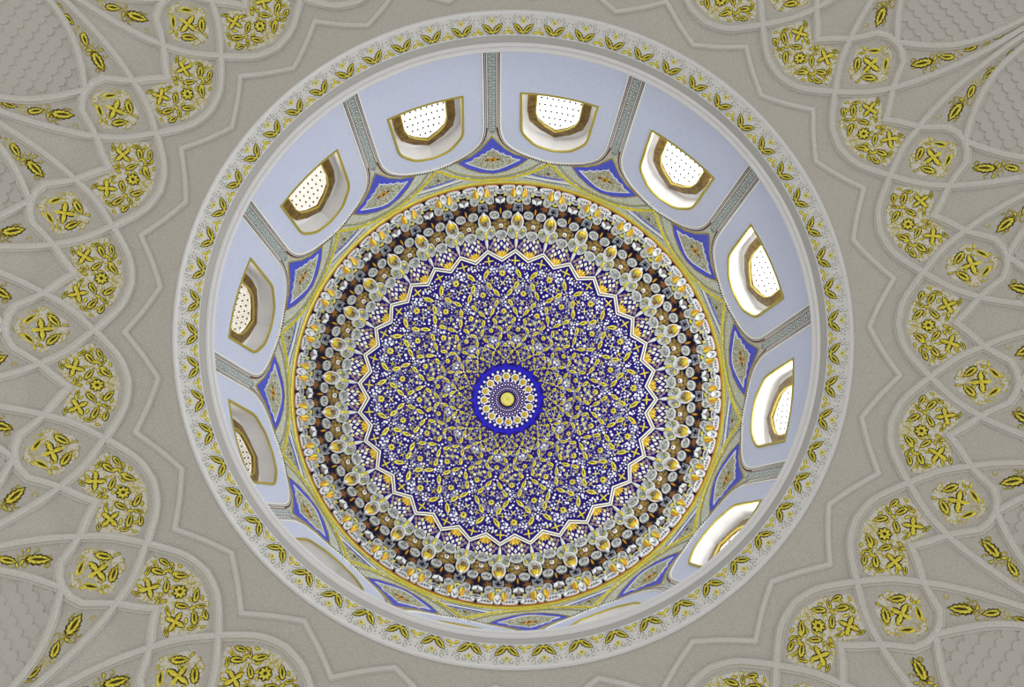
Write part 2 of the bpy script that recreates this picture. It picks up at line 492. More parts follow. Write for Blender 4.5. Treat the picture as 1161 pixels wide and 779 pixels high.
base = drum(0, 1.46)
proto = empty('spandrel_medallion', base)
bh = [(0, 1.387), (1.3, 1.407), (3.0, 1.431), (5.6, 1.453), (9.4, 1.466), (6.8, 1.488), (3.6, 1.504), (0, 1.511)]
sym = lambda h: h + [(-x, y) for x, y in reversed(h[1:-1])]
mb = MB(); mb.fill(drum, sym(bh), 'royal', .5, [], 1.2, asp=ASP)
mb.obj('blue_field', proto, base)
mb = MB(); mb.sweep(drum, sym(bh), [(-.7, -.2), (-.5, 1.0), (.5, 1.0), (.7, -.2)], 'goldline', closed=True, step=.8); mb.obj('gold_edge', proto, base)
lh = [(0, 1.430), (.5, 1.437), (1.3, 1.440), (1.7, 1.448), (2.8, 1.450), (3.3, 1.458), (4.6, 1.460), (5.2, 1.467), (7.0, 1.470), (5.4, 1.479), (3.4, 1.489), (1.6, 1.496), (0, 1.498)]
mb = MB(); mb.fill(drum, sym(lh), 'lozenge', 1.0, [], 1.2, asp=ASP)
mb.sweep(drum, sym(lh), [(-.6, -.2), (-.5, 1.5), (.5, 1.5), (.6, -.2)], 'shellrim', closed=True, step=.8)
for x, y in ((2.2, 1.468), (-2.2, 1.468), (4.2, 1.472), (-4.2, 1.472), (0, 1.448), (0, 1.488), (1.3, 1.455), (-1.3, 1.455)):
    curl(mb, frame(drum, x, y), 0, 0, 3.6, x, 1, 'goldline', .6, 1.5)
for x, y in ((2.9, 1.478), (-2.9, 1.478), (1.5, 1.484), (-1.5, 1.484), (1.7, 1.461), (-1.7, 1.461), (3.4, 1.466), (-3.4, 1.466)):
    dot(mb, frame(drum, x, y), 0, 0, 1.3, 'olive', 1.3)
mb.obj('lozenge', proto, base)
mb = MB(); fr = frame(drum, 0, 1.469)
for i in range(6):
    a = i*PI/3
    mb.relief(fr, rot(leaf_shape(4.6, 3.2), a, -math.sin(a)*3.2*1.25, math.cos(a)*3.2*.85), 1.3, 1.9, 'amber', zb=.8)
dot(mb, fr, 0, 0, 1.7, 'rust', 2.0, 8, .8)
for sx in (-1, 1): mb.relief(fr, rot(leaf_shape(6.5, 3.4), PI/2, sx*6.5, 0), 1.3, 1.9, 'rust', zb=.8)
mb.obj('center_flower', proto, base)
around(proto, STRIP, base, lambda p: 'royal blue kite medallion with grey lozenge and amber flower at the %s clock position' % clock(p), 'medallion', 'blue kite medallions above the vine strips')

base = drum(0, 1.525)
proto = empty('gilded_arch', base)
ah = smooth_path([(0, 1.5285), (4, 1.525), (7.5, 1.516), (11, 1.501), (15, 1.4725)], 4)
ap = [(-x, y) for x, y in reversed(ah[1:])] + ah
mb = MB(); mb.sweep(drum, ap, [(-2.0, -.3), (-1.6, 1.2), (1.6, 1.2), (2.0, -.3)], 'gold', step=1); mb.obj('gold_band', proto, base)
mb = MB(); mb.sweep(drum, [(x*.92, y-.0085) for x, y in ap], [(-.6, -.3), (-.4, .8), (.4, .8), (.6, -.3)], 'goldline', step=1)
mb.sweep(drum, [(x*.9, y-.0045) for x, y in ap], [(-1.6, -.3), (-1.4, .5), (1.4, .5), (1.6, -.3)], 'teal', step=1); mb.obj('patterned_edge', proto, base)
around(proto, STRIP, base, lambda p: 'curved gold band below the blue kite medallion at the %s clock position' % clock(p), 'band', 'curved gold bands above the drum')

base = drum(0, 1.5)
proto = empty('corner_ornament', base)
th = [(0, 1.4755), (1.5, 1.483), (3.2, 1.497), (4.8, 1.5085), (2.4, 1.5125), (0, 1.5135)]
mb = MB(); mb.fill(drum, sym(th), 'lozenge', .5, [], 1.2, asp=ASP)
for x, y in ((0, 1.490), (1.2, 1.498), (-1.2, 1.498), (2.6, 1.5045), (-2.6, 1.5045)): curl(mb, frame(drum, x, y), 0, 0, 2.6, x, 1, 'olive', .6, 1.2)
dot(mb, frame(drum, 0, 1.501), 0, 0, 2, 'rust', 1.4)
mb.obj('ornament', proto, base)
mb = MB(); mb.sweep(drum, sym(th), [(-.9, -.2), (-.7, 1.1), (.7, 1.1), (.9, -.2)], 'royal', closed=True, step=.8); mb.obj('blue_edge', proto, base)
mb = MB(); mb.sweep(drum, [(-8.5, 1.514), (-4, 1.5195), (0, 1.521), (4, 1.5195), (8.5, 1.514)], [(-1.2, -.2), (-1, .7), (1, .7), (1.2, -.2)], 'shellrim', step=1)
mb.sweep(drum, [(-6.5, 1.5215), (0, 1.5275), (6.5, 1.5215)], [(-.7, -.2), (-.5, .7), (.5, .7), (.7, -.2)], 'slate', step=1)
mb.obj('pale_edge', proto, base)
around(proto, WIN, base, lambda p: 'small three cornered panel with blue edge above the window at the %s clock position' % clock(p), 'panel', 'small blue edged panels above the windows')

mb = MB(); ring = [(3*i, 245.0) for i in range(120)]
gr = empty('gilded_ring', (0, 0, 1.536*S))
tag(gr, 'thin gold and red ring around the foot of the painted dome', 'ring')
mb.sweep(dome, ring, [(-1.7, -.8), (-1.3, 1.6), (1.3, 1.6), (1.7, -.8)], 'goldline', closed=True); mb.sweep(dome, [(a, 246.3) for a, _ in ring], [(-.6, 1), (-.4, 2.0), (.4, 2.0), (.6, 1)], 'gold', closed=True); mb.obj('gold_band', gr, (0, 0, 1.536*S), smooth=False)
mb = MB(); mb.sweep(dome, [(a, 243.2) for a, _ in ring], [(-.7, -.8), (-.5, 2.0), (.5, 2.0), (.7, -.8)], 'ochre', closed=True); mb.obj('red_line', gr, (0, 0, 1.536*S))
mb = MB(); mb.sweep(dome, [(a, 248.4) for a, _ in ring], [(-.9, -.8), (-.7, 1.0), (.7, 1.0), (.9, -.8)], 'goldline', closed=True); mb.obj('outer_line', gr, (0, 0, 1.536*S))

# ------------------------------------------------------------------ cornice ring around the opening
CT = [0, 1]
def cor(phi, t): return pol(phi, .4375 + (.4165-.4375)*t, 1.0005 + (1.0195-1.0005)*t)
cor.sign = -1; cor.d = .02
cb = (0, 0, S)
cr = empty('cornice_ring', cb)
tag(cr, 'white round cornice with gilded floral frieze framing the dome opening', 'cornice')
def band(name, prof, m):
    mb = MB()
    n = 240
    v = [pol(360*i/n, r, h) for r, h in prof for i in range(n)]
    f = [(j*n+i, j*n+(i+1) % n, (j+1)*n+(i+1) % n, (j+1)*n+i) for j in range(len(prof)-1) for i in range(n)]
    mb.add(v, f, m); return mb.obj(name, cr, cb, smooth=False)
band('outer_rim', [(.4425, 1.002), (.4422, .9965), (.4395, .9955), (.4378, .9975), (.4375, 1.0005)], 'white')
band('frieze_band', [(.4375, 1.0005), (.4165, 1.0195)], 'frieze')
band('grey_band', [(.4165, 1.0195), (.4155, 1.0205), (.4115, 1.0285), (.411, 1.0285)], 'greyband')
mp = []
for c_r, c_h, rad in ((.4095, 1.0315, .0024), (.4062, 1.0375, .0034)):
    for i in range(7):
        a = math.radians(-130 + 35*i + 35)
        mp.append((c_r - rad*math.cos(a), c_h + rad*math.sin(a)-.000))
band('double_moulding', [(.411, 1.0285)] + mp + [(.405, 1.043), (.412, 1.05), (.452, 1.056)], 'white')
sb = cor(0, .5)
proto = MB(); fr = frame(cor, 0, .5)
rosette(proto, fr, 0, -5.4, 4.4, 8, 'palegold', None, .9)
dot(proto, fr, 0, -5.4, 1.5, 'goldline', 1.9)
for s_ in (-1, 1):
    leaf(proto, fr, s_*7.0, 3.6, 15.5, 5.8, PI + s_*.82, 'gold', 'shade_and_midrib', .8)
    leaf(proto, fr, s_*15.4, 9.0, 7.5, 3.0, s_*1.25, 'gold', 'shade_and_midrib', .7, False)
    curl(proto, fr, s_*5.5, -8.6, 3.3, PI*.5, s_, 'scroll', 1.1, .7)
    curl(proto, fr, s_*12.5, -8.8, 3.4, -PI*.5, -s_, 'scroll', 1.1, .7)
    curl(proto, fr, s_*15.5, -2.4, 3.4, PI*.5, s_, 'scroll', 1.1, .7)
    proto.tube(fr, smooth_path([(0, 10.5), (s_*8, 11), (s_*12, 6), (s_*19, 2)], 4), 1.1, .7, 'scroll')
    dot(proto, fr, s_*10.5, -4.5, 1.0, 'scroll'); dot(proto, fr, s_*17.5, -7, 1.0, 'scroll')
leaf(proto, fr, 19, 5.5, 8.5, 3.2, PI, 'gold', 'shade_and_midrib', .7, False)
dot(proto, fr, 0, 8.5, 1.6, 'gold', .9)
sp = proto.obj('gilded_sprig', cr, sb)
me = sp.data; COL.objects.unlink(sp); bpy.data.objects.remove(sp)
for i in range(60):
    o = bpy.data.objects.new('gilded_sprig', me); COL.objects.link(o); o.parent = cr
    a = -math.radians(4.2 + 6*i)
    o.location = Matrix.Rotation(a, 3, 'Z') @ Vector(sb) - Vector(cb); o.rotation_euler = (0, 0, a)

# ------------------------------------------------------------------ painted dome
db = (0, 0, 1.754*S)
dm = empty('painted_dome', db)
tag(dm, 'blue painted dome with gold arabesques inside a white zigzag star border', 'dome')
mb = MB()
revolve(mb, dome, [.01, 6, 12, 20, 30, 40, 55, 70, 90, 110, 130, 150, 168, 180, 189], 192, 'navy')
revolve(mb, dome, [189, 200, 210, 220, 230, 240, 247, 250], 192, 'dark')
mb.obj('shell', dm, db, smooth=True)
zz = []
for a in FAN: zz += [(a, 158.5), (a+5.625, 168.8)]
mb = MB()
mb.sweep(dome, zz, [(-2.6, -.3), (-2.4, .9), (2.4, .9), (2.6, -.3)], 'black', closed=True)
for d in (-1.45, 1.45): mb.sweep(dome, [(a, r+d*1.08) for a, r in zz], [(-.85, .3), (-.75, 1.5), (.75, 1.5), (.85, .3)], 'cream', closed=True)
mb.obj('zigzag_border', dm, db)
gold, white, keep = MB(), MB(), []
rings = [143, 121, 100, 80, 62, 48]
for i, rho in enumerate(rings):
    s_ = (.60 + .40*(rho-52)/91) if rho > 50 else .42
    for j in range(16):
        c = 2.4 + 22.5*(j + .5*(i % 2))
        rosette(gold, frame(dome, c, rho), 0, 0, 4.6*s_, 8, 'gold', None, .7); keep.append((c, rho, 5.5*s_))
        dot(gold, frame(dome, c, rho), 0, 0, 1.3*s_, 'rust', 1.4)
        b = c + 11.25
        for sd in (-1, 1):
            d = 3.5*(1 if i < 4 else .9)
            for dr, tilt, L in ((0, .62, 13.5), (-13*s_, -.5, 11)):
                ph = b + sd*d*(1 if dr == 0 else 1.25)
                fr = frame(dome, ph, rho+dr)
                leaf(gold, fr, 0, 0, L*s_, 5.2*s_, sd*tilt, 'gold', None, .6, False)
                gold.relief(fr, rot(leaf_shape(L*.55*s_, 1.3*s_), sd*tilt), 1.1, 1.15, 'shade_and_midrib')
                keep.append((ph, rho+dr, 5.0*s_))
        fr = frame(dome, c, rho-11*s_); star4(gold, fr, 0, 0, 4.6*s_, PI/4, 'palegold', None, .6, .3); keep.append((c, rho-11*s_, 4.2*s_))
        for sd in (-1, 1):
            fr = frame(dome, c+sd*5.2, rho-7*s_); star4(gold, fr, 0, 0, 3.6*s_, 0, 'gold', None, .6, .32); keep.append((c+sd*5.2, rho-7*s_, 3.2*s_))
for a in FAN:
    star4(gold, frame(dome, a+5.625, 157.5), 0, 0, 6.2, 0, 'gold', None, .7, .3); keep.append((a+5.625, 157.5, 5.5))
rng = random.Random(3)
def free(ph, rho, r):
    for (p, q, k) in keep:
        dp = (ph-p+180) % 360-180
        if abs(q-rho) < k+r and abs(dp) < 20:
            if math.hypot(math.radians(dp)*rho, q-rho) < k+r: return False
    return True
rho = 43.0
cand = []
while rho < 160:
    m_ = max(4, round(2*PI*rho/16/3.6)); o_ = rng.random()
    for k in range(m_): cand.append((22.5*(k+o_)/m_ % 22.5, rho+rng.uniform(-1.2, 1.2), rng.choice((.8, 1.0, 1.15, 1.4, 1.8)), rng.random()))
    rho += 3.2
for ph, rh, R, t in cand:
    if rh < 62: R = min(R, .85); t = t*1.25
    edge = 158.5 + 10.3*abs((((ph) / 5.625) + 1) % 2 - 1) - 4
    if rh+R > edge or not free(2.4+ph, rh, R*.8): continue
    mm = 'dotwhite' if t < .72 else 'palegold' if t < .86 else 'mauve' if t < .9 else 'shell'
    for j in range(16): dot(white, frame(dome, 2.4+ph+22.5*j, rh), 0, 0, R, mm, .5, 6)
for i in range(64):
    ph, rh = rng.uniform(0, 11.25), math.sqrt(rng.uniform(44**2, 150**2)); R = rng.uniform(3.2, 6.5)*min(1, .35+rh/170); a0 = rng.uniform(0, 6.3)
    for j in range(16):
        curl(white, frame(dome, 2.4+ph+22.5*j, rh), 0, 0, R, a0, 1, 'shellrim', .65, .45, .8)
        curl(white, frame(dome, 2.4-ph+22.5*j, rh), 0, 0, R, PI-a0, -1, 'shellrim', .65, .45, .8)
gold.obj('gold_arabesque', dm, db); white.obj('white_arabesque', dm, db)
md = MB()
n = 96
def disc(mb, r0, r1, m, z, wob=0, nw=16):
    v = []; q = 9
    for i in range(n):
        a = 360*i/n; re = r1 + wob*max(0, math.cos(math.radians(a*nw)))**6
        for j in range(q):
            P, T, R, N, k = frame(dome, 2.4+a, max(r0+(re-r0)*j/(q-1), .3)); v.append(P+N*z*k)
    mb.add(v, [(q*i+j, q*((i+1) % n)+j, q*((i+1) % n)+j+1, q*i+j+1) for i in range(n) for j in range(q-1)], m)
M['brightblue'] = mat('bright_blue_band', (.02, .015, .50), .45)
disc(md, 34.5, 38.5, 'brightblue', .5, 5.5)
disc(md, 9, 34.5, 'navy', .45)
for i in range(32): dot(md, frame(dome, 2.4+5.6+11.25*i, 32.6), 0, 0, 1.5, 'dotwhite', 1.0, 8)
for i in range(16):
    fr = frame(dome, 2.4+22.5*i, 26.3)
    dot(md, fr, 0, 0, 5.0, 'dotwhite', .8, 6); dot(md, fr, 0, 0, 3.6, 'goldline', 1.3, 8); dot(md, fr, 0, 0, 1.4, 'amber', 1.9, 6)
    for sd in (-1, 1): dot(md, frame(dome, 2.4+22.5*i+sd*11.25, 29.6), 0, 0, .9, 'dotwhite', .9, 6)
for q, r in enumerate((10.5, 12.6, 14.8, 17.0, 19.2, 21)):
    for i in range(32): dot(md, frame(dome, 2.4+11.25*(i+.5*(q % 2)), r), 0, 0, 0.66+.09*q, ('mauve', 'cream', 'mauve', 'dotwhite', 'mauve', 'dotwhite')[q], .8, 5)
mdo = md.obj('central_medallion', dm, db)
bs = MB(); disc(bs, 0, 8.8, 'black', 1.0); disc(bs, 0, 7.6, 'gold', 2.2)
for i in range(12): bs.relief(frame(dome, 30*i, 4.6), leaf_shape(5.5, 2.2), 2.6, 3.4, 'palegold')
bs.obj('gilded_boss', mdo, (0, 0, 0)).location = (0, 0, 0)
bso = [c for c in mdo.children][0]
for v_ in bso.data.vertices: v_.co -= Vector(db)

# ------------------------------------------------------------------ muqarnas bays (32), modelled round phi = 0
mbase = dome(0, 215)
proto = empty('muqarnas_bay', mbase)
B = 11.25
def part(name, build, parent=None):
    mb = MB(); build(mb)
    return mb.obj(name, parent or proto, mbase)
def fr_(u, rho): return frame(dome, u*B, rho)
def ell(w, h, n=12, p=0):
    return [(math.cos(2*PI*i/n)*w, math.sin(2*PI*i/n)*h*(1 + p*(math.sin(2*PI*i/n) > .9))) for i in range(n)]
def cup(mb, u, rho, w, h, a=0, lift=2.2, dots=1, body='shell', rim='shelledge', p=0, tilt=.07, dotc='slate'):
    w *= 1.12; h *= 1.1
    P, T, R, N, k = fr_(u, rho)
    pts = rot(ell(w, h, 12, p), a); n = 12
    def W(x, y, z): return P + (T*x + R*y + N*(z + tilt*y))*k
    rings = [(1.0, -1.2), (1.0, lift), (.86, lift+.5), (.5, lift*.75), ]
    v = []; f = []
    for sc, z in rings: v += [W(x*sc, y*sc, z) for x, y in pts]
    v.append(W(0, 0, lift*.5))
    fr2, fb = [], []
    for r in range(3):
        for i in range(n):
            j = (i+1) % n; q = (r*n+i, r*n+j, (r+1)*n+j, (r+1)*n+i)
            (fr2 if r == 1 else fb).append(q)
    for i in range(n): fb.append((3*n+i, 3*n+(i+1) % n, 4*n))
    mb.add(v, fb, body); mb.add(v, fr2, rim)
    for q in range(dots):
        x = (q-(dots-1)/2)*3.0; x, y = rot([(x, .3*h)], a)[0]
        v = [W(x+math.cos(i*PI/3)*1.2, y+math.sin(i*PI/3)*1.2, lift*.95) for i in range(6)]
        v2 = [W(x+math.cos(i*PI/3)*1.2, y+math.sin(i*PI/3)*1.2, 0) for i in range(6)]
        mb.add(v+v2, [tuple(range(6))] + [(i, (i+1) % 6, 6+(i+1) % 6, 6+i) for i in range(6)], dotc)
    # fine ribs over the shell
    for q in (-1, 1):
        x1, y1 = rot([(q*w*.72, -h*.35)], a)[0]; x0, y0 = rot([(q*w*.25, h*.1)], a)[0]
        mb.tube((P, T, R, N, k), [(x0, y0), (x1, y1)], .6, lift+.5, 'slate', zb=lift*.4)
def poly(mb, u, rho, pts, z0, z1, m, a=0, zb=-.8): mb.relief(fr_(u, rho), rot(pts, a), z0, z1, m, zb=zb)
def starpts(n, R, r): return [((R if i % 2 == 0 else r)*math.sin(i*PI/n), (R if i % 2 == 0 else r)*math.cos(i*PI/n)) for i in range(2*n)]

def fan(mb):
    for i in range(7):
        a = PI + (i-3)*.36
        mb.relief(fr_(0, 160.5), rot(leaf_shape(10, 3.2), a, -math.sin(a)*5.4, math.cos(a)*5.4), .7, 1.6, 'amber' if i % 2 else 'gold')
part('gold_fan', fan)
def spray(mb):
    for x, rh, mm in ((-3.6, 173, 'cream'), (3.6, 173, 'cream'), (0, 176.5, 'cream'), (-7, 175.8, 'cream'), (7, 175.8, 'cream'), (-3.6, 180.5, 'cream'), (3.6, 180.5, 'cream'),
                      (-8, 181, 'palegold'), (8, 181, 'palegold'), (-10.6, 177, 'mauve'), (10.6, 177, 'mauve'), (-10, 171, 'mauve'), (10, 171, 'mauve'), (-13.2, 173.5, 'mauve'), (13.2, 173.5, 'mauve'), (0, 184.4, 'palegold'), (-6.8, 170, 'palegold'), (6.8, 170, 'palegold')):
        u = x/(rh*math.radians(B))
        poly(mb, u, rh, [(0, -3.1), (1.9, 0), (0, 3.1), (-1.9, 0)], .5, .9, mm, a=-x*.035)
part('lozenge_spray', spray)
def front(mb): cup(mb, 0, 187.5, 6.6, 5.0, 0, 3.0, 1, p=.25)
part('shell_cup', front)
for s_ in (-1, 1):
    part('sliver', lambda mb: poly(mb, s_*.27, 191.5, leaf_shape(11, 3.4), 2.4, 3.4, 'olive' if s_ < 0 else 'gold', a=s_*.5))
def brown(mb):
    poly(mb, 0, 199, starpts(8, 11.5, 9.6), .4, .4, 'navy')
    for i in range(6):
        a = PI + (i-2.5)*.92
        L = 1.26 if i in (1, 2, 3, 4) else 1.05
        mb.relief(fr_(0, 197.0), rot([(0, -3.6), (2.0, -1.4), (2.9, 1.6), (1.9, 3.4), (.9, 2.9), (0, 4.2), (-.9, 2.9), (-1.9, 3.4), (-2.9, 1.6), (-2.0, -1.4)], a, -math.sin(a)*5.1*L, math.cos(a)*5.1*L - .8, L), .8, 1.9, 'brown')
    dot(mb, fr_(0, 197), 0, 0, 2.6, 'cream', 2.2, 8); dot(mb, fr_(0, 197), 0, 0, 1.2, 'brown', 3.2, 6)
part('brown_flower', brown)
for s_ in (-1, 1):
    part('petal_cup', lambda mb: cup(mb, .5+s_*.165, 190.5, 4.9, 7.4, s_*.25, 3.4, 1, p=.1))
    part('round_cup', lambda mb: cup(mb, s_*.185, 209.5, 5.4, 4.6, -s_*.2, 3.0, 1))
def pend(mb):
    poly(mb, .5, 177, [(0, 7.5), (1.5, 1), (2.0, -5), (0, -8), (-2.0, -5), (-1.5, 1)], 2.0, 3.6, 'shellrim')
    poly(mb, .5, 187, leaf_shape(13, 3.4), 4.2, 5.2, 'gold')
part('pendant_tip', pend)
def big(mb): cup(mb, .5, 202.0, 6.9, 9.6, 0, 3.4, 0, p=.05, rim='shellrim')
bigo = part('large_shell', big)
def rustflower(mb):
    for i in range(5):
        a = i*2*PI/5
        mb.relief(fr_(.5, 199), rot(leaf_shape(4.8, 3.0), a, -math.sin(a)*2.5, math.cos(a)*2.5), 2.6, 3.4, 'brown' if i % 2 else 'rust', zb=.5)
def bundle(mb):
    for i in range(5):
        x = (i-2)*1.9
        poly(mb, .5+x/40, 207-abs(x)*.3, leaf_shape(10, 3.2), 3.9, 5.2, 'amber' if i in (0, 4) else 'gold', a=-x*.09)
    dot(mb, fr_(.5, 211.2), 0, 0, 2.0, 'dotwhite', 4.4, 8)
for nm, fn in (('rust_flower', rustflower), ('gold_bundle', bundle)):
    o = part(nm, fn, bigo); o.location = (0, 0, 0)
part('sliver', lambda mb: poly(mb, 0, 213.5, leaf_shape(8.5, 2.4), 2.2, 3.4, 'amber'))
for s_ in (-1, 1):
    part('rust_star', lambda mb: (poly(mb, s_*.25, 218.5, starpts(8, 6.6, 5.6), .4, .4, 'black'), poly(mb, s_*.25, 218.5, starpts(5, 5.4, 2.9), .8, 1.5, 'rust', a=s_*.3)))
def square(mb):
    poly(mb, .5, 217.8, [(-5.6, 5), (-4.6, -5.2), (0, -6), (4.6, -5.2), (5.6, 5), (0, 3.6)], 2.2, 1.2, 'slate')
    for a, b in (((-5.6, 5), (-4.6, -5.2)), ((5.6, 5), (4.6, -5.2)), ((-4.6, -5.2), (4.6, -5.2))): mb.tube(fr_(.5, 217.8), [a, ((a[0]+b[0])/2, (a[1]+b[1])/2), b], 1.5, 3.0, 'shellrim', zb=0)
    mb.relief(fr_(.5, 217.6), starpts(4, 3.6, 1.4), 2.4, 2.6, 'dark', zb=.5)
part('slate_square', square)
def facet(mb):
    poly(mb, 0, 224.5, [(-6, 3), (-4.5, -4.5), (0, -5.5), (4.5, -4.5), (6, 3), (2.2, 1.5), (0, 4.6), (-2.2, 1.5)], 2.2, 1.0, 'slate')
    for s_ in (-1, 1): mb.relief(fr_(0, 224.5), rot(leaf_shape(8.4, 4.2), s_*.75, s_*3.1, -.6), 2.6, 3.4, 'shellrim', zb=0)
    mb.relief(fr_(0, 228.5), leaf_shape(3.4, 5.2), 2.6, 3.4, 'mauve')
part('faceted_cup', facet)
for s_ in (-1, 1):
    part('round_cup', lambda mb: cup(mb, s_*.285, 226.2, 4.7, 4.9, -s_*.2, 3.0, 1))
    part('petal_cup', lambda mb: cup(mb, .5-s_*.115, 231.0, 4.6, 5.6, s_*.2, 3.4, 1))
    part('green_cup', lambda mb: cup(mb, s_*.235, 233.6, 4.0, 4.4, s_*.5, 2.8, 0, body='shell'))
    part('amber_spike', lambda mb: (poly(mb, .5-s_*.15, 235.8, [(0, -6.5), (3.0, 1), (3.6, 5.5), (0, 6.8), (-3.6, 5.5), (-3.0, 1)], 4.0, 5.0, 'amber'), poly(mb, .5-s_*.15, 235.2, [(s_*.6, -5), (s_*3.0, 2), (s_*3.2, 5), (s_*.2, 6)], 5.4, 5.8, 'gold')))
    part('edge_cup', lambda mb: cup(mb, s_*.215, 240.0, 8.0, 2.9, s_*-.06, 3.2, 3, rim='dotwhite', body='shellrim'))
    part('gold_bud', lambda mb: poly(mb, s_*.135, 232, leaf_shape(6, 3.6), 2.6, 3.6, 'gold', a=s_*.6))
part('pale_cup', lambda mb: cup(mb, 0, 235.2, 5.4, 2.6, 0, 3.0, 1, rim='dotwhite'))
part('white_petal', lambda mb: cup(mb, .5, 237.3, 4.0, 5.4, PI, 3.4, 1, rim='dotwhite', body='shellrim'))
part('gold_bud', lambda mb: poly(mb, .5, 225.2, leaf_shape(3.6, 6), 2.6, 3.4, 'gold'))
around(proto, FAN, mbase, lambda p: 'bay of grey shell cups with brown flower at the %s clock position' % clock(p), 'muqarnas', 'stalactite bays around the dome')

# ------------------------------------------------------------------ vault ribs
RIB = [(-5.3, -.8), (-5.0, 2.2), (-3.6, 3.2), (-2.9, 6.6), (0, 7.8), (2.9, 6.6), (3.6, 3.2), (5.0, 2.2), (5.3, -.8)]
RIBZ = [(-4.2, -.8), (-3.6, 2.2), (-2.0, 4.8), (2.0, 4.8), (3.6, 2.2), (4.2, -.8)]
def sector(pts): return [(u*U, r) for u, r in pts]
A = [(0, .494), (.15, .4975), (.27, .504), (.4, .516), (.5, .5268), (.6, .5395), (.7, .5555), (.79, .578), (.86, .601), (.91, .624), (.95, .652), (.975, .684), (.985, .72), (.99, .78), (.993, .86)]
A = smooth_path(A, 3); A = [(-u, r) for u, r in reversed(A[1:])] + A
def ribs(name, pts, prof, phis, base, label, cat, group):
    mb = MB(); mb.sweep(vault, sector(pts), prof, 'rib')
    o = mb.obj(name, None, base)
    e = around(o, [p for p in phis if any(seen(vault(p+u*U, r), 150) for u, r in pts)], base, label, cat, group)
ribs('vault_rib', A, RIB, AX, vault(0, .494), lambda p: 'long pointed plaster rib arching to its tip at the %s clock position' % clock(p), 'rib', 'long pointed plaster ribs of the vault')
Bz = [(0, .5525), (.1, .566), (.215, .580), (.335, .602)]
Bz = smooth_path(Bz, 3) + [(.42, .6075), (.5, .609)]
Bz = [(-u, r) for u, r in reversed(Bz[1:])] + Bz
ribs('star_rib', Bz, RIB, AX, vault(0, .5525), lambda p: 'short kinked plaster rib behind the gilded panel at the %s clock position' % clock(p), 'rib', 'short kinked plaster ribs of the vault')
Cc = smooth_path([(0, .609), (.15, .6255), (.28, .645), (.37, .668), (.41, .69), (.44, .72), (.46, .78), (.47, .86)], 3)
Cc = [(-u, r) for u, r in reversed(Cc[1:])] + Cc
ribs('niche_rib', Cc, RIB, [a+7.5 for a in AX], vault(0, .609), lambda p: 'plaster rib edging the fish scale field at the %s clock position' % clock(p), 'rib', 'plaster ribs edging the fish scale fields')
Zz = [(0, .4612), (.12, .4675), (.25, .4755), (.38, .4855), (.5, .4962)]
Zz[-1] = (.5, .4962); Zz.append((.512, .4972))
Zz = [(-u, r) for u, r in reversed(Zz[1:])] + Zz
ribs('zigzag_moulding', Zz, RIBZ, AX, vault(0, .4612), lambda p: 'low angled plaster moulding nearest the cornice at the %s clock position' % clock(p), 'moulding', 'low angled mouldings around the cornice')

# ------------------------------------------------------------------ gilded relief panels of the vault
def vfr(u, r): return frame(vault, u*U, r)
def scatter(mb, poly_, keep_, n, R, seed, m='gold'):
    rg = random.Random(seed); c = 0
    xs = [p[0] for p in poly_]; ys = [p[1] for p in poly_]
    for t in range(n*14):
        if c >= n: break
        u, r = rg.uniform(min(xs), max(xs)), rg.uniform(min(ys), max(ys))
        if not inside(u, r, poly_): continue
        rr = R*rg.uniform(.7, 1.15)
        if any(math.hypot((u-a)*137*r/.55, (r-b)*930) < rr*.5+q for a, b, q in keep_): continue
        keep_.append((u, r, rr*.62)); c += 1
        k = rg.random(); a0 = rg.uniform(0, 6.3)
        if k < .74:
            d = rg.choice((-1, 1))
            curl(mb, vfr(u, r), 0, 0, rr*1.1, a0, d, 'shade_and_midrib', 2.4, .45, .72, .5); curl(mb, vfr(u, r), 0, 0, rr*1.1, a0, d, m, 1.35, 1.3, .72, .5)  # broad dark ridge under the gold one paints the scroll's shadow
        else: leaf(mb, vfr(u, r), 0, 0, rr*1.9, rr*.8, a0, m, 'shade_and_midrib', .9, False)
def in_view(phi, r): return seen(vault(phi, r), 150)

base = vault(0, .53); proto = empty('gilded_relief', base)
half = [(0, .503), (.2, .509), (.385, .5275), (.375, .5345), (.215, .5625), (.12, .5575), (0, .5475)]
PB = half + [(-u, r) for u, r in reversed(half[1:-1])]
mb = MB(); mb.fill(vault, sector(PB), 'bed', .3, [], .55, depth=.9, asp=100); mb.obj('panel_bed', proto, base)
kp = []
mb = MB()
for s_ in (-1, 1):
    for u, r, L, W, a in ((.245, .530, 14, 6.2, 55), (.108, .5315, 13, 5.6, -52), (.108, .5150, 13.5, 6, 42), (.285, .5205, 11, 5, 66), (.30, .5375, 9, 4, -30), (.055, .5445, 8, 3.5, 60), (.205, .5185, 9, 4, -40), (.19, .5585, 8.5, 3.6, 70)):
        leaf(mb, vfr(s_*u, r), 0, 0, L*1.12, W*.98, math.radians(a)*s_, 'gold', 'shade_and_midrib', 1.0); kp.append((s_*u, r, L*.28))
mb.obj('gilded_leaves', proto, base)
for s_ in (-1, 1):
    mb = MB(); star4(mb, vfr(s_*.172, .546), 0, 0, 11.5, .35*s_, z=1.1, w=.38); mb.obj('star_flower', proto, base); kp.append((s_*.172, .546, 5.5))
mb = MB(); rosette(mb, vfr(0, .525), 0, 0, 7.2, 8, z=1.1); mb.obj('rosette', proto, base); kp.append((0, .525, 6))
mb = MB(); scatter(mb, [(u*.95, .532+(r-.532)*.93) for u, r in PB], kp, 130, 3.9, 5); mb.obj('gilded_scrolls', proto, base)['kind'] = 'stuff'
around(proto, AX, base, lambda p: 'large angular gilded floral panel pointing to the dome at the %s clock position' % clock(p), 'panel', 'large gilded panels of the vault', lambda p: any(in_view(p+u*U, r) for u, r in PB))

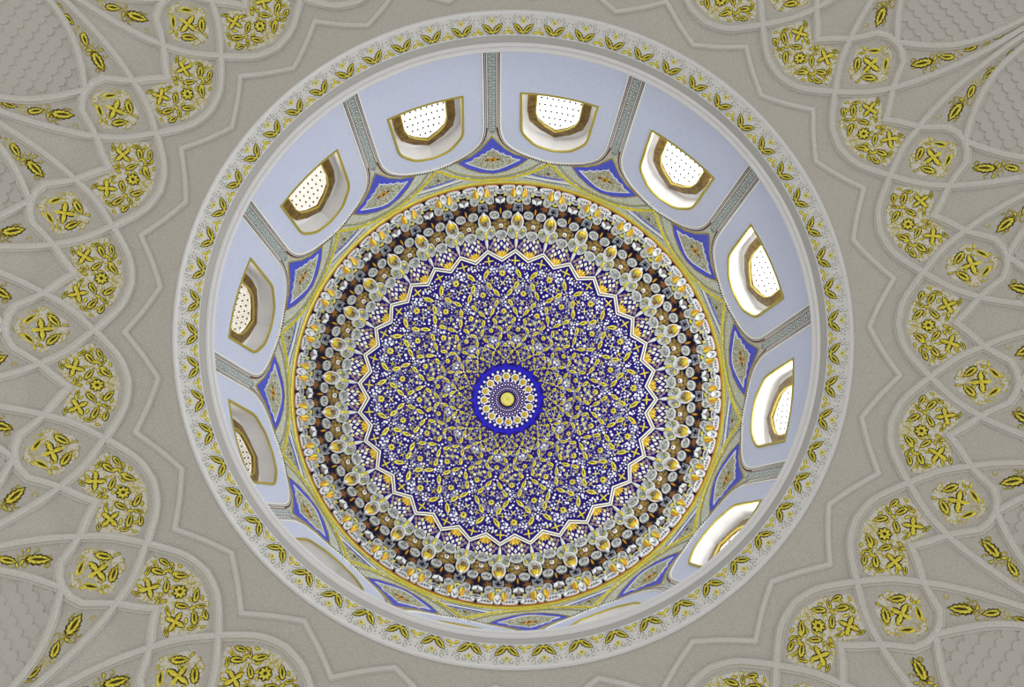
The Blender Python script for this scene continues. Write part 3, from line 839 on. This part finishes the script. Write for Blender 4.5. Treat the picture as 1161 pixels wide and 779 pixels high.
base = vault(0, .577); proto = empty('gilded_square', base)
sq = [(0, .5515), (.09, .5555), (.18, .574), (.185, .580), (.09, .5955), (0, .601)]
SQ = sq + [(-u, r) for u, r in reversed(sq[1:-1])]
mb = MB(); mb.fill(vault, sector(SQ), 'bed', .3, [], .55, depth=.9, asp=100); mb.obj('panel_bed', proto, base)
kp = []; mb = MB(); fr = vfr(0, .577)
for sx in (-1, 1):
    for sy in (-1, 1):
        leaf(mb, vfr(sx*.079, .577-sy*.0112), 0, 0, 18, 7.2, sx*sy*PI/4, z=1.0); kp.append((sx*.077, .577-sy*.0112, 4.5))
mb.obj('gilded_leaves', proto, base)
mb = MB(); star4(mb, fr, 0, 0, 13.5, .15, z=1.2, w=.36); mb.obj('star_flower', proto, base)
for a, b in ((0, 0), (0, .007), (0, -.007), (.045, 0), (-.045, 0)): kp.append((a, .577+b, 3.2))
mb = MB(); scatter(mb, [(u*.95, .577+(r-.577)*.95) for u, r in SQ], kp, 100, 3.8, 9); mb.obj('gilded_scrolls', proto, base)['kind'] = 'stuff'
around(proto, [a+7.5 for a in AX], base, lambda p: 'gilded square medallion with four petal flower at the %s clock position' % clock(p), 'medallion', 'gilded square medallions of the vault', lambda p: in_view(p, .577))

for side, word in ((-1, 'clockwise'), (1, 'counter-clockwise')):
    base = vault(side*.2*U, .63); proto = empty('gilded_triangle', base)
    tr = [(.205, .5995), (.315, .611), (.29, .617), (.215, .637), (.15, .657), (.09, .684), (.062, .70), (.05, .70), (.075, .672), (.115, .642), (.165, .615)]
    TR = [(side*u, r) for u, r in tr]
    kp = []; mb = MB()
    for u, r, L, W, a in ((.243, .6145, 23, 9, 28), (.168, .6365, 17, 7, 40), (.118, .658, 15, 5.6, 12), (.078, .682, 13, 4.6, 14)):
        leaf(mb, vfr(side*u, r), 0, 0, L, W, -math.radians(a)*side, z=1.0)
        for q in (-.3, 0, .3): kp.append((side*(u-q*L*math.sin(math.radians(a))/137), r-q*L*math.cos(math.radians(a))/930, W*.5))
    mb.obj('gilded_leaves', proto, base)
    mb = MB(); scatter(mb, TR, kp, 70, 3.4, 12); mb.obj('gilded_scrolls', proto, base)['kind'] = 'stuff'
    around(proto, AX, base, lambda p: 'tapering gilded leaf triangle just %s of the rib pair at the %s clock position' % (word, clock(p)), 'ornament', 'tapering gilded triangles of the vault', lambda p: in_view(p+side*.235*U, .615))

# fish scale fields between the niche ribs
base = vault(0, .66)
mb = MB()
r = .622; row = 0
while r < .84:
    wid = lerp([.609, .6255, .645, .668, .69, .72, .78, .86], [0, .15, .28, .37, .41, .44, .46, .47], r) - .045
    st = 12.4/137*.55/r
    nn = int(wid/st)+1
    for c in range(-nn, nn+1):
        u = (c + .5*(row % 2))*st
        if abs(u) > wid: continue
        P, T, R, N, k = vfr(u, r)
        pts = ell(7.3, 7.3, 14)
        v = [P + (T*x + R*y + N*(.9+.13*y))*k for x, y in pts] + [P + (T*x + R*y + N*-.6)*k for x, y in pts]
        mb.add(v, [tuple(range(14))] + [(i, (i+1) % 14, 14+(i+1) % 14, 14+i) for i in range(14)], 'scale')
    r += .0112; row += 1
o = mb.obj('scale_field', None, base)
around(o, [a+7.5 for a in AX], base, lambda p: 'plain grey fish scale field between two ribs at the %s clock position' % clock(p), 'panel', 'grey fish scale fields of the vault', lambda p: any(in_view(p+u*U, r) for u, r in ((0, .625), (.15, .65), (-.15, .65), (0, .68))))

# ------------------------------------------------------------------ light and camera
w = bpy.data.worlds.new('World'); SC.world = w; w.use_nodes = True
bg = w.node_tree.nodes['Background']
bg.inputs[0].default_value = (1.0, .98, .95, 1); bg.inputs[1].default_value = .82

cam = bpy.data.cameras.new('camera'); co = bpy.data.objects.new('camera', cam); COL.objects.link(co)
c, s = math.cos(TX), math.sin(TX); c2, s2 = math.cos(TY), math.sin(TY)
right = Vector((c2, -s*s2, -c*s2)); down = Vector((0, c, -s)); fwd = Vector((s2, s*c2, c*c2))
R3 = Matrix((right, -down, -fwd)).transposed()
co.matrix_world = Matrix.Translation(Vector((-DX*S, -DY*S, 0))) @ R3.to_4x4()
cam.sensor_fit = 'HORIZONTAL'; cam.sensor_width = 36; cam.lens = 36*F/1161
cam.clip_start = .05; cam.clip_end = 200
SC.camera = co
SC.view_settings.view_transform = 'Standard'; SC.view_settings.look = 'None'
SC.view_settings.gamma = 1; SC.view_settings.use_curve_mapping = False
SC.view_settings.exposure = 0.0
